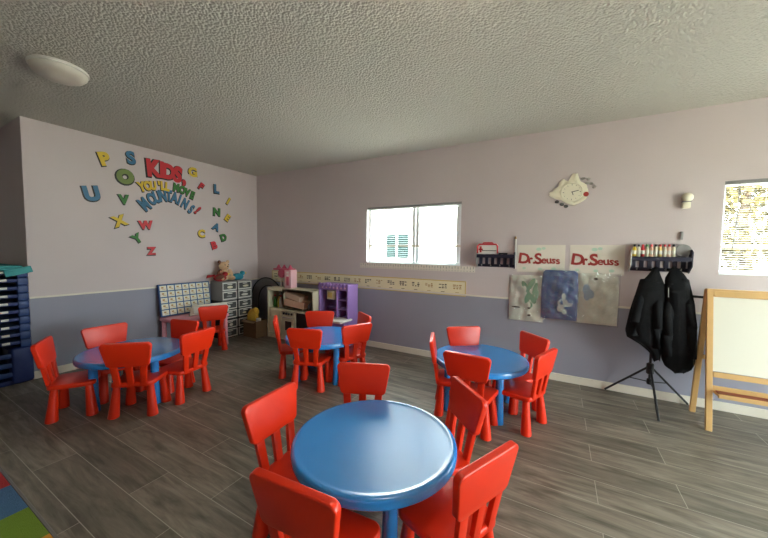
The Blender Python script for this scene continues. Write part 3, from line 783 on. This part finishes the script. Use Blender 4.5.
def shirt(label, x0, x1, z0, z1, y, m, prints, depth=.045, fold=False):
    cx, cz, w, h = (x0+x1)/2, (z0+z1)/2, x1-x0, z1-z0
    t = thing('bagged_shirt', label, 'shirt', (cx, y, cz), 0, 'shirts in clear bags on the wall')
    o = [(-.14*w, .5*h), (-.40*w, .43*h), (-.5*w, .12*h), (-.49*w, -.46*h), (-.3*w, -.5*h), (0, -.485*h), (.3*w, -.5*h), (.49*w, -.46*h), (.5*w, .12*h), (.40*w, .43*h), (.14*w, .5*h), (.07*w, .455*h), (-.07*w, .455*h)]
    # grid surface with soft folds, thick
    nx, nz = 30, 36; bm = bmesh.new(); rnd = random.Random(int(x0*100)); ph = [rnd.uniform(0, 6) for _ in range(6)]
    def half(zz):
        u = zz/h
        if u > .45: return w*(.40+.07*(.5-u)/.05)
        if u > .12: return w*(.47+.03*(.45-u)/.33)
        return w*(.5-.01*(.12-u)/.6)
    fr, bk = [], []
    for j in range(nz+1):
        zz = -h/2+h*j/nz; hw = half(zz); rf, rb = [], []
        for i in range(nx+1):
            s = -1+2*i/nx; e = (1-abs(s)**3)*(1-abs(2*zz/h)**6)
            fo = .012*math.sin(6*s+ph[0]+9*zz)+.009*math.sin(21*zz/h+ph[1]+4*s)+.006*math.sin(14*s+ph[2]-14*zz)
            rf.append(bm.verts.new((s*hw, -.006-(depth*.6+fo)*e, zz))); rb.append(bm.verts.new((s*hw, 0, zz)))
        fr.append(rf); bk.append(rb)
    for j in range(nz):
        for i in range(nx):
            bm.faces.new((fr[j][i], fr[j][i+1], fr[j+1][i+1], fr[j+1][i])); bm.faces.new((bk[j][i+1], bk[j][i], bk[j+1][i], bk[j+1][i+1]))
    for j in range(nz):
        for k in (0, nx): bm.faces.new((fr[j][k], fr[j+1][k], bk[j+1][k], bk[j][k]))
    for i in range(nx):
        for k in (0, nz): bm.faces.new((fr[k][i], fr[k][i+1], bk[k][i+1], bk[k][i]))
    bmesh.ops.recalc_face_normals(bm, faces=bm.faces)
    f = MB(); f.bm.free(); f.bm = bm; f.build('cloth', m, t, ang=70)
    MB().tube([(.09*w*math.cos(PI+PI*i/10), -.02, .47*h+.05*h*math.sin(PI+PI*i/10)) for i in range(11)], .006, 6).build('collar', m, t)
    for pm, shapes in prints:
        g = MB()
        for a, b_, sx, sz_, an in shapes:
            g.prism([(sx*math.cos(q*PI/6), sz_*math.sin(q*PI/6)) for q in range(12)], 0, .022, TR(a*w, -.006-depth*.50, b_*h) @ XZ @ RZ(an))
        g.build('print', pm, t, smooth=False)
    # clear bag around it
    bg = bmesh.new(); bmesh.ops.create_grid(bg, x_segments=26, y_segments=34, size=.5)
    for v in bg.verts:
        X, Y = v.co.x, v.co.y
        v.co = Vector((X*w*1.02, -depth*.75-.022-.007*math.sin(22*X+ph[3]+9*Y)*math.cos(31*Y+ph[4])-.008*(1-4*X*X)*(1-4*Y*Y), Y*h*1.02))
    bmesh.ops.solidify(bg, geom=bg.faces[:], thickness=.001)
    f = MB(); f.bm.free(); f.bm = bg; f.build('bag', M['film'], t, ang=80)
    return t
shirt('white shirt with green leaf print in a clear bag, leftmost of the hanging shirts', 4.53, 4.91, .655, 1.20, -.002, M['shirtwhite'],
      [(M['leafprint'], [(-.02, .25, .03, .08, .5), (.12, .30, .03, .09, -.5), (.25, .22, .025, .08, -.2), (.05, .02, .03, .07, -.3), (.2, .0, .03, .06, .4), (.3, .1, .02, .06, 0), (.12, -.12, .025, .04, .5)]),
       (M['darkprint'], [(-.28, -.20, .05, .008, -.05), (.1, -.20, .018, .012, 0), (.1, -.36, .018, .012, 0)])])
shirt('blue shirt with grey print in a clear bag, between two white shirts', 4.88, 5.245, .72, 1.275, -.05, M['shirtblue'],
      [(M['greyprint'], [(.12, -.02, .02, .04, 0), (.1, -.14, .05, .035, .3), (.22, -.18, .05, .02, .1), (.05, -.26, .035, .04, -.4), (.15, -.32, .025, .03, 0), (.02, -.16, .025, .02, 0)])])
shirt('white shirt with faint blue patch in a clear bag, rightmost of the hanging shirts', 5.235, 5.61, .70, 1.25, -.002, M['shirtwhite'],
      [(M['blueprint'], [(-.28, .18, .035, .06, 0), (-.18, .10, .035, .05, .2), (-.26, .04, .03, .04, 0)]), (M['darkprint'], [(-.06, .40, .018, .01, 0)])])

# ------------------------------------------------------------------ coats and tripod
def coat(label, prof, y0, seed, sl):
    """prof: (z, xl, xr, depth) from the hook down"""
    t = thing('coat', label, 'coat', ((prof[0][1]+prof[0][2])/2, y0, prof[-1][0]), 0, 'black coats on the wall rack')
    ox, oz = t.location.x, t.location.z
    def yc(z): return -.06-.235*min(1, max(0, (1.345-z)/.22))
    def pers(x, y, z):
        k = (4.088+y)/(4.088-.13); return 5.04+(x-5.04)*k, 1.465+(z-1.465)*k
    rnd = random.Random(seed); ph = [rnd.uniform(0, 6.28) for _ in range(4)]
    Z = [p[0] for p in prof]; n = 40; rows = 46; bm = bmesh.new(); rings = []
    def samp(z):
        for a, b in zip(prof, prof[1:]):
            if a[0] >= z >= b[0]:
                k = (a[0]-z)/(a[0]-b[0]); k2 = k
                return [a[i]+(b[i]-a[i])*k2 for i in (1, 2, 3)]
        return prof[-1][1:]
    for j in range(rows+1):
        z = Z[0]+(Z[-1]-Z[0])*j/rows; xl, xr, d = samp(z); r = []
        for i in range(n):
            a = 2*PI*i/n; k = j/rows
            fo = 1+.10*k*math.sin(7*a+ph[0]+2*k)+.06*k*math.sin(13*a+ph[1])+.03*math.sin(14*k+ph[2]+2*a)
            ex = math.copysign(abs(math.cos(a))**.8, math.cos(a))
            Y = yc(z); X, ZZ = pers((xl+xr)/2+(xr-xl)/2*ex, Y, z)
            r.append(bm.verts.new((X-ox, Y-y0-d/2*math.sin(a)*fo, ZZ-oz+.012*k*math.sin(3*a+ph[3])*(1 if j == rows else 0))))
        rings.append(r)
    for a, b in zip(rings, rings[1:]):
        for i in range(n): bm.faces.new((a[i], a[(i+1) % n], b[(i+1) % n], b[i]))
    bm.faces.new(rings[0]); bm.faces.new(rings[-1])
    bmesh.ops.recalc_face_normals(bm, faces=bm.faces)
    f = MB(); f.bm.free(); f.bm = bm; f.build('body', M['coat'], t, ang=75)
    for path, r0, r1 in sl:
        MB().tube([(pers(x, yc(z), z)[0]-ox, y+.11+yc(z)-y0, pers(x, yc(z), z)[1]-oz) for x, y, z in path], r0, 12, r1).build('sleeve', M['coat'], t)
    c = prof[0]
    MB().tube([((c[1]+c[2])/2-ox+.03*math.cos(q*PI/4), -.08-y0+.02*math.sin(q*PI/4), c[0]-oz-.045-.012*math.cos(q*PI/4)) for q in range(9)], .012, 8).build('collar', M['coat'], t)
    return t, ox, oz
c1, ox, oz = coat('black coat hanging at the left from the bottle rack', [(1.345, 5.862, 5.885, .03), (1.27, 5.82, 5.91, .06), (1.19, 5.765, 5.94, .09), (1.05, 5.72, 5.955, .10), (.91, 5.69, 5.955, .11), (.70, 5.66, 5.955, .12), (.63, 5.675, 5.955, .12), (.57, 5.78, 5.95, .11), (.50, 5.86, 5.95, .10), (.43, 5.89, 5.945, .08)], -.105, 3,
     [([(5.80, -.10, 1.20), (5.75, -.14, 1.0), (5.725, -.155, .80), (5.73, -.15, .66)], .045, .034), ([(5.90, -.10, 1.18), (5.895, -.15, .95), (5.90, -.165, .75), (5.905, -.16, .56)], .042, .033)])
c2, ox, oz = coat('longer black coat hanging at the right from the bottle rack, nearer the easel', [(1.352, 5.995, 6.02, .03), (1.28, 5.96, 6.085, .06), (1.24, 5.945, 6.105, .08), (1.18, 5.945, 6.12, .10), (.96, 5.95, 6.145, .12), (.71, 5.955, 6.175, .13), (.60, 5.95, 6.185, .135), (.45, 5.955, 6.20, .13), (.38, 5.985, 6.175, .12), (.345, 6.04, 6.12, .08)], -.108, 8,
     [([(6.08, -.10, 1.22), (6.12, -.14, 1.0), (6.145, -.155, .80), (6.16, -.15, .50)], .042, .034), ([(5.985, -.11, 1.18), (5.975, -.15, .9), (5.975, -.165, .7), (5.985, -.16, .50)], .042, .034)])
MB().tube([(5.925-ox, -.235, 1.165-oz), (5.925-ox, -.25, 1.08-oz)], .003, 6).build('zipper', M['silver'], c2)

t = thing('tripod_stand', 'black tripod stand with splayed legs under the black coats', 'stand', (5.86, -.20, 0))
MB().tube([(0, 0, .30), (0, 0, 1.10)], .011, 10).build('pole', M['black'], t)
MB().lathe([(.02, .30), (.03, .31), (.03, .40), (.02, .41)], 14).build('collar', M['blackpl'], t)
MB().lathe([(.016, .20), (.022, .205), (.022, .25), (.016, .255)], 12).build('collar', M['blackpl'], t)
feet = [(5.53-5.86, -.03+.20), (0.0, -.38), (6.195-5.86, -.03+.20)]
for fx, fy in feet:
    MB().tube([(fx*.06, fy*.06, .36), (fx, fy, .012)], .010, 8).build('leg', M['black'], t)
    MB().tube([(0, 0, .225), (fx*.42, fy*.42, .215)], .005, 6).build('brace', M['black'], t)
MB().tube([(0, 0, 1.09), (.62, .02, 1.075)], .012, 10).build('crossbar', M['black'], t)
MB().tube([(0, 0, .2), (0, 0, .32)], .010, 8).build('pole_tip', M['black'], t)

# ------------------------------------------------------------------ easel
t = thing('easel', 'wooden child easel with white board and paint tray at the right edge', 'easel', (6.52, -.35, 0))
wE = .66
for s in (-1, 1):
    lx = s*(wE/2)
    for sy, nm in ((-1, 'leg'), (1, 'leg')):
        # slanting flat leg
        a = Vector((lx-s*.0, sy*.185, 0)); b_ = Vector((lx, sy*.018, 1.165)); dv = b_-a
        q = Matrix.Translation((a+b_)/2) @ RX(-math.atan2(dv.y, dv.z))
        m = MB()
        m.box((0, 0, 0), (.042, .026, dv.length), .004, None)
        bmesh.ops.transform(m.bm, matrix=q, verts=m.bm.verts); m.build(nm, M['wood'], t, smooth=False)
ang = math.atan2(.167, 1.165)
def yF(z): return -.185+.167*z/1.165
for side in (-1,):
    for z, h in ((1.135, .05), (.465, .045)):
        MB().box((0, yF(z)-.004, z), (wE-.042, .022, h), .004, RX(-ang)).build('rail', M['wood'], t, smooth=False)
    MB().box((0, yF(.80), .80), (wE-.044, .010, .625), .002, RX(-ang)).build('whiteboard', M['board'], t, smooth=False)
    zt = .345
    tr = MB()
    tr.box((0, yF(zt)-.06, zt-.02), (wE-.045, .12, .012), .003); tr.box((0, yF(zt)-.115, zt-.016), (wE-.045, .014, .034), .003); tr.box((0, yF(zt)+.0, zt), (wE-.045, .014, .06), .003)
    tr.build('tray', M['wood'], t, smooth=False)
    MB().box((0, yF(zt)-.06, zt-.009), (wE-.07, .085, .012), .002).build('tray_liner', M['woodred'], t, smooth=False)
MB().box((0, .0, 1.16), (wE+.04, .05, .03), .006).build('hinge_bar', M['wood'], t, smooth=False)
MB().box((0, .10, .55), (wE-.04, .02, .04), .004).build('rear_rail', M['wood'], t, smooth=False)

# ------------------------------------------------------------------ ceiling lamp
t = thing('ceiling_lamp', 'unlit flush dome lamp on the ceiling at the upper left', 'lamp', (1.615, -3.12, H))
MB().lathe([(0, 0), (.165, 0), (.172, -.006), (.172, -.022), (.166, -.026), (0, -.026)], 48).build('base', M['white'], t)
MB().lathe([(.164, -.026), (.160, -.045), (.14, -.068), (.10, -.085), (.05, -.094), (0, -.097)], 48).build('glass_dome', M['domeglass'], t)

t = thing('ceiling_lamp', 'lit flush dome lamp on the ceiling above the camera, out of view', 'lamp', LAMP)
MB().lathe([(0, 0), (.165, 0), (.172, -.006), (.172, -.022), (.166, -.026), (0, -.026)], 48).build('base', M['white'], t)
M['lampglow'] = mat('glowing_glass', (255, 236, 200), .4)
pb = M['lampglow'].node_tree.nodes['Principled BSDF']; pb.inputs['Emission Color'].default_value = (1, .86, .66, 1); pb.inputs['Emission Strength'].default_value = 34
MB().lathe([(.164, -.026), (.160, -.045), (.14, -.068), (.10, -.085), (.05, -.094), (0, -.097)], 48).build('glass_dome', M['lampglow'], t)

# ------------------------------------------------------------------ stacked cots
def cot(k, z):
    lab = 'uppermost blue cot of the stack, right under the teal sheet' if k == 9 else ('lowest slim blue cot in the stack, just above the deep blue base' if k == 0 else 'blue cot in the stack at the left edge, %s counted up from the base' % ['', 'second', 'third', 'fourth', 'fifth', 'sixth', 'seventh', 'eighth', 'ninth'][k])
    t = thing('stacking_cot', lab, 'cot', (-.60, -3.305, z), 0, 'stacked blue cots at the left edge')
    for s in (-1, 1):
        for q in (-1, 1):
            MB().box((s*.64, q*.265, .042), (.06, .08, .082), .012).build('corner_post', M['bluecot'], t)
    for s in (-1, 1): MB().box((s*.655, 0, .055), (.03, .45, .035), .008).build('end_rail', M['bluedark'], t)
    for q in (-1, 1): MB().box((0, q*.285, .055), (1.22, .025, .03), .006).build('side_rail', M['bluedark'], t)
    MB().box((0, 0, .058), (1.24, .54, .008)).build('cloth', M['cotcloth'], t, smooth=False)
    MB().box((.673, .125, .06), (.006, .055, .024), .002).build('name_tag', M['label'], t, smooth=False)
    return t
t = thing('cot_base', 'deep blue plastic base on the floor under the stacked cots', 'base', (-.60, -3.305, 0))
MB().box((0, 0, .03), (1.30, .56, .05), .01).build('tray', M['bluedark'], t)
for s in (-1, 1):
    for q in (-1, 1): MB().prism(rrect(.16, .38, .03), -.07, .07, TR(s*.61, q*.235, .205) @ RZ(PI/2) @ XZ, .02, 3).build('corner_post', M['bluedark'], t)
for z in (.12, .22, .32): MB().box((.655, 0, z), (.03, .36, .05), .01).build('end_rail', M['bluecot'], t)
for q in (-1, 1): MB().box((0, q*.26, .30), (1.1, .03, .1), .01).build('side_rail', M['bluedark'], t)
zc = .395
for k in range(10): cot(k, zc+k*.0825)
zt = zc+10*.0825
t = thing('folded_sheet', 'teal sheet lying on top of the stacked blue cots', 'sheet', (-.58, -3.285, zt))
MB().box((0, 0, .014), (1.38, .56, .026), .012, None, 3).box((.1, .05, .036), (1.1, .40, .02), .009, None, 3).build('cloth', M['teal'], t)
MB().box((.69, .21, -.012), (.016, .2, .07), .006, RX(.25)).build('hanging_edge', M['teal'], t)

# ------------------------------------------------------------------ rug
def rug():
    t = thing('alphabet_rug', 'colourful letter rug of red, blue, green and orange squares in the bottom left corner', 'rug', (0, 0, 0))
    bm = bmesh.new(); s = .333; xs0 = 1.494; ys0 = -3.575; nx, ny = 7, 5
    cols = ['rug_red', 'rug_blue', 'rug_green', 'rug_orange']
    fs = []
    vs = [[bm.verts.new((xs0+i*s, ys0-j*s, .009)) for i in range(nx+1)] for j in range(ny+1)]
    for j in range(ny):
        for i in range(nx):
            f = bm.faces.new((vs[j][i], vs[j+1][i], vs[j+1][i+1], vs[j][i+1])); f.material_index = (i+3+2*j) % 4
    r = bmesh.ops.extrude_face_region(bm, geom=bm.faces[:])
    bmesh.ops.translate(bm, vec=(0, 0, -.0085), verts=[v for v in r['geom'] if isinstance(v, bmesh.types.BMVert)])
    bmesh.ops.recalc_face_normals(bm, faces=bm.faces)
    f = MB(); f.bm.free(); f.bm = bm
    f.build('pile', [M[c] for c in cols], t, smooth=False)
    x0, x1, y0, y1 = xs0, xs0+nx*s, ys0-ny*s, ys0
    e = MB()
    for c, d in ((((x0+x1)/2, y1+.008, .005), (x1-x0+.032, .016, .0095)), (((x0+x1)/2, y0-.008, .005), (x1-x0+.032, .016, .0095)), ((x0-.008, (y0+y1)/2, .005), (.016, y1-y0, .0095)), ((x1+.008, (y0+y1)/2, .005), (.016, y1-y0, .0095))): e.box(c, d, .003)
    e.build('binding', M['rug_edge'], t, smooth=False)
    for ch, cx, cy, sz in (('S', xs0+2.42*s, ys0-.47*s, .2), ('d', xs0+3.45*s, ys0-.5*s, .22)):
        m = MB(); add_mesh(m, text_mesh(ch, sz, .004, .001, 4, TR(cx, cy, .0102) @ RZ(math.radians(-35))))
        m.build('letter', M['rug_white'], t, smooth=False)
rug()

# ------------------------------------------------------------------ wall letters
WL = Matrix(((0, 0, 1, 0), (1, 0, 0, 0), (0, 1, 0, 0), (0, 0, 0, 1)))     # text XY -> wall (Y, Z), normal +X
def glyphs(items, size, off):
    return items
def decal(name, label, cat, items, colour, group=None, sx=.98, fat=1.):
    """items: (char, y, z, size, rotation)"""
    t = thing(name, label, cat, (0, items[0][1], items[0][2]), 0, group)
    oy, oz = items[0][1], items[0][2]
    for nm, off, x, m in (('outline', .066*fat, .0012, M['outline']), ('face', .040*fat, .0034, colour)):
        mb = MB()
        for q, (ch, y, z, s, rot) in enumerate(items):
            me = text_mesh(ch, s, off*s*(.75 if ch == 'S' and s < .22 else 1), .0011, 4, TR(x+(.0007*(q % 3) if nm == 'face' else 0), y-oy, z-oz) @ WL @ RZ(math.radians(rot)) @ Matrix.Diagonal((sx, 1, 1, 1)))
            if nm == 'outline': me.transform(TR(0, -.006, -.008))
            add_mesh(mb, me)
        mb.build(nm, m, t, smooth=False)
G = 'cut out letters scattered on the letter wall'
LET = [('P', -2.28, 2.585, .25, 18, 'yellow', 'yellow letter P at the upper left, above the green O'),
 ('S', -2.0, 2.67, .26, 8, 'blueletter', 'blue letter S at the top, left of the red word'),
 ('O', -2.07, 2.405, .26, 20, 'olive', 'olive green letter O below the blue S'),
 ('U', -2.42, 2.13, .27, 12, 'blueletter', 'large blue letter U, furthest left of the letters'),
 ('V', -2.095, 2.105, .19, 4, 'green', 'green letter V left of the blue arched word'),
 ('X', -2.15, 1.82, .21, 22, 'yellow', 'yellow letter X at the left below the green V'),
 ('W', -1.85, 1.79, .18, 6, 'redletter', 'red letter W under the left end of the blue arched word'),
 ('Y', -1.96, 1.60, .18, 32, 'green', 'green letter Y below the red W'),
 ('Z', -1.79, 1.43, .17, 2, 'redletter', 'red letter Z, lowest letter at the left'),
 ('G', -1.19, 2.66, .22, 4, 'yellow', 'yellow letter G at the top right of the red word'),
 ('F', -1.06, 2.465, .17, -32, 'redletter', 'red tilted letter F below the yellow G'),
 ('L', -.80, 2.47, .22, 0, 'blueletter', 'blue letter L at the upper right of the wall letters'),
 ('I', -.59, 2.30, .19, -30, 'yellow', 'yellow tilted letter I nearest the room corner'),
 ('N', -.805, 2.09, .20, -2, 'green', 'green letter N below the blue L'),
 ('E', -.61, 2.01, .18, -34, 'yellow', 'yellow tilted letter E below the yellow I'),
 ('A', -.82, 1.84, .18, -24, 'blueletter', 'blue letter A below the green N'),
 ('C', -1.07, 1.715, .19, 0, 'yellow', 'yellow letter C under the right end of the blue arched word'),
 ('D', -.69, 1.67, .18, 18, 'green', 'green letter D right of the red B'),
 ('B', -.86, 1.53, .20, 16, 'redletter', 'red letter B above the soft toys')]
for ch, y, z, s, r, c, lab in LET: decal('letter_decal', lab, 'letter', [(ch, y, z, s*.84, r)], M[c], G, .98, 2.3 if ch == 'O' else 1.45)
decal('word_decal', 'large red word at the top of the letter wall', 'word', [('K', -1.722, 2.594, .30, 4), ('I', -1.628, 2.60, .28, 0), ('D', -1.538, 2.588, .28, -3), ('S', -1.412, 2.575, .30, -6), (',', -1.323, 2.465, .26, 0)], M['redletter'], None, .80, 1.6)
decal('word_decal', 'yellow word under the red word on the letter wall', 'word', [('Y', -1.886, 2.310, .165, 18), ('O', -1.812, 2.336, .16, 12), ('U', -1.745, 2.350, .155, 6), ("'", -1.672, 2.40, .16, 8), ('L', -1.619, 2.370, .16, 2), ('L', -1.561, 2.366, .16, -4)], M['yellow'], None, .70, 1.6)
decal('word_decal', 'green slanting word under the red word on the letter wall', 'word', [('M', -1.437, 2.38, .155, -6), ('O', -1.350, 2.361, .15, -10), ('V', -1.278, 2.333, .15, -14), ('E', -1.201, 2.303, .155, -18)], M['green'], None, .70, 1.6)
word = 'MOUNTAINS'
yz = [(-1.859, 2.075), (-1.768, 2.163), (-1.700, 2.200), (-1.622, 2.228), (-1.541, 2.242), (-1.465, 2.228), (-1.394, 2.205), (-1.314, 2.160), (-1.223, 2.085)]
ro = [40, 28, 18, 8, 0, -10, -18, -26, -36]
arcl = [(ch, yz[i][0], yz[i][1], [.23, .21, .21, .21, .21, .21, .21, .20, .20][i], ro[i]) for i, ch in enumerate(word)]
decal('word_decal', 'blue arched word in the middle of the letter wall', 'word', arcl, M['blueletter'], None, .60, 1.2)
decal('letter_decal', 'red exclamation mark at the right end of the blue arched word', 'letter', [('!', -1.125, 2.08, .19, -45)], M['redletter'], G)

# ------------------------------------------------------------------ light: overcast daylight through the windows
w = bpy.data.worlds.new('sky'); SC.world = w; w.use_nodes = True
bg = w.node_tree.nodes['Background']
bg.inputs['Color'].default_value = (.92, .97, 1.0, 1); bg.inputs['Strength'].default_value = 24.0
def portal(name, loc, rot, sx, sy):
    l = bpy.data.lights.new(name, 'AREA'); l.shape = 'RECTANGLE'; l.size = sx; l.size_y = sy; l.cycles.is_portal = True
    o = bpy.data.objects.new(name, l); COL.objects.link(o); o.location = loc; o.rotation_euler = rot
portal('window_daylight', ((W1[0]+W1[1])/2, .145, (W1[2]+W1[3])/2), (-PI/2, 0, 0), W1[1]-W1[0], W1[3]-W1[2])
portal('window_daylight', ((W2[0]+W2[1])/2, .145, (W2[2]+W2[3])/2), (-PI/2, 0, 0), W2[1]-W2[0], W2[3]-W2[2])
portal('door_daylight', (X1+.145, (DR[0]+DR[1])/2, DR[3]/2), (0, PI/2, 0), DR[3], DR[1]-DR[0])
sun = bpy.data.lights.new('sun', 'SUN'); sun.energy = 50; sun.angle = .02; sun.color = (1, .95, .86)
so = bpy.data.objects.new('sun', sun); COL.objects.link(so)
so.rotation_euler = Vector((.12, .72, -.68)).to_track_quat('-Z', 'Y').to_euler()

# ------------------------------------------------------------------ camera
F, yaw, pitch, roll = 314.31, -.5063, -.0566, .0122
f = Vector((math.sin(yaw)*math.cos(pitch), math.cos(yaw)*math.cos(pitch), math.sin(pitch)))
r = Vector((math.cos(yaw), -math.sin(yaw), 0)); u = r.cross(f)
r2 = r*math.cos(roll)+u*math.sin(roll); u2 = -r*math.sin(roll)+u*math.cos(roll)
cd = bpy.data.cameras.new('camera'); cam = bpy.data.objects.new('camera', cd); COL.objects.link(cam)
cd.sensor_fit = 'HORIZONTAL'; cd.sensor_width = 36; cd.lens = F*36/768; cd.clip_start = .02; cd.clip_end = 200
mx = Matrix((r2, u2, -f)).transposed().to_4x4(); mx.translation = (5.0402, -4.088, 1.4651)
cam.matrix_world = mx
SC.camera = cam
vs = SC.view_settings
vs.view_transform = 'Standard'; vs.look = 'None'; vs.exposure = -0.12; vs.gamma = 1; vs.use_curve_mapping = False
SC.cycles.diffuse_bounces = 7; SC.cycles.max_bounces = 12; SC.cycles.transparent_max_bounces = 16
SC.cycles.use_denoising = True; SC.cycles.sample_clamp_indirect = 30
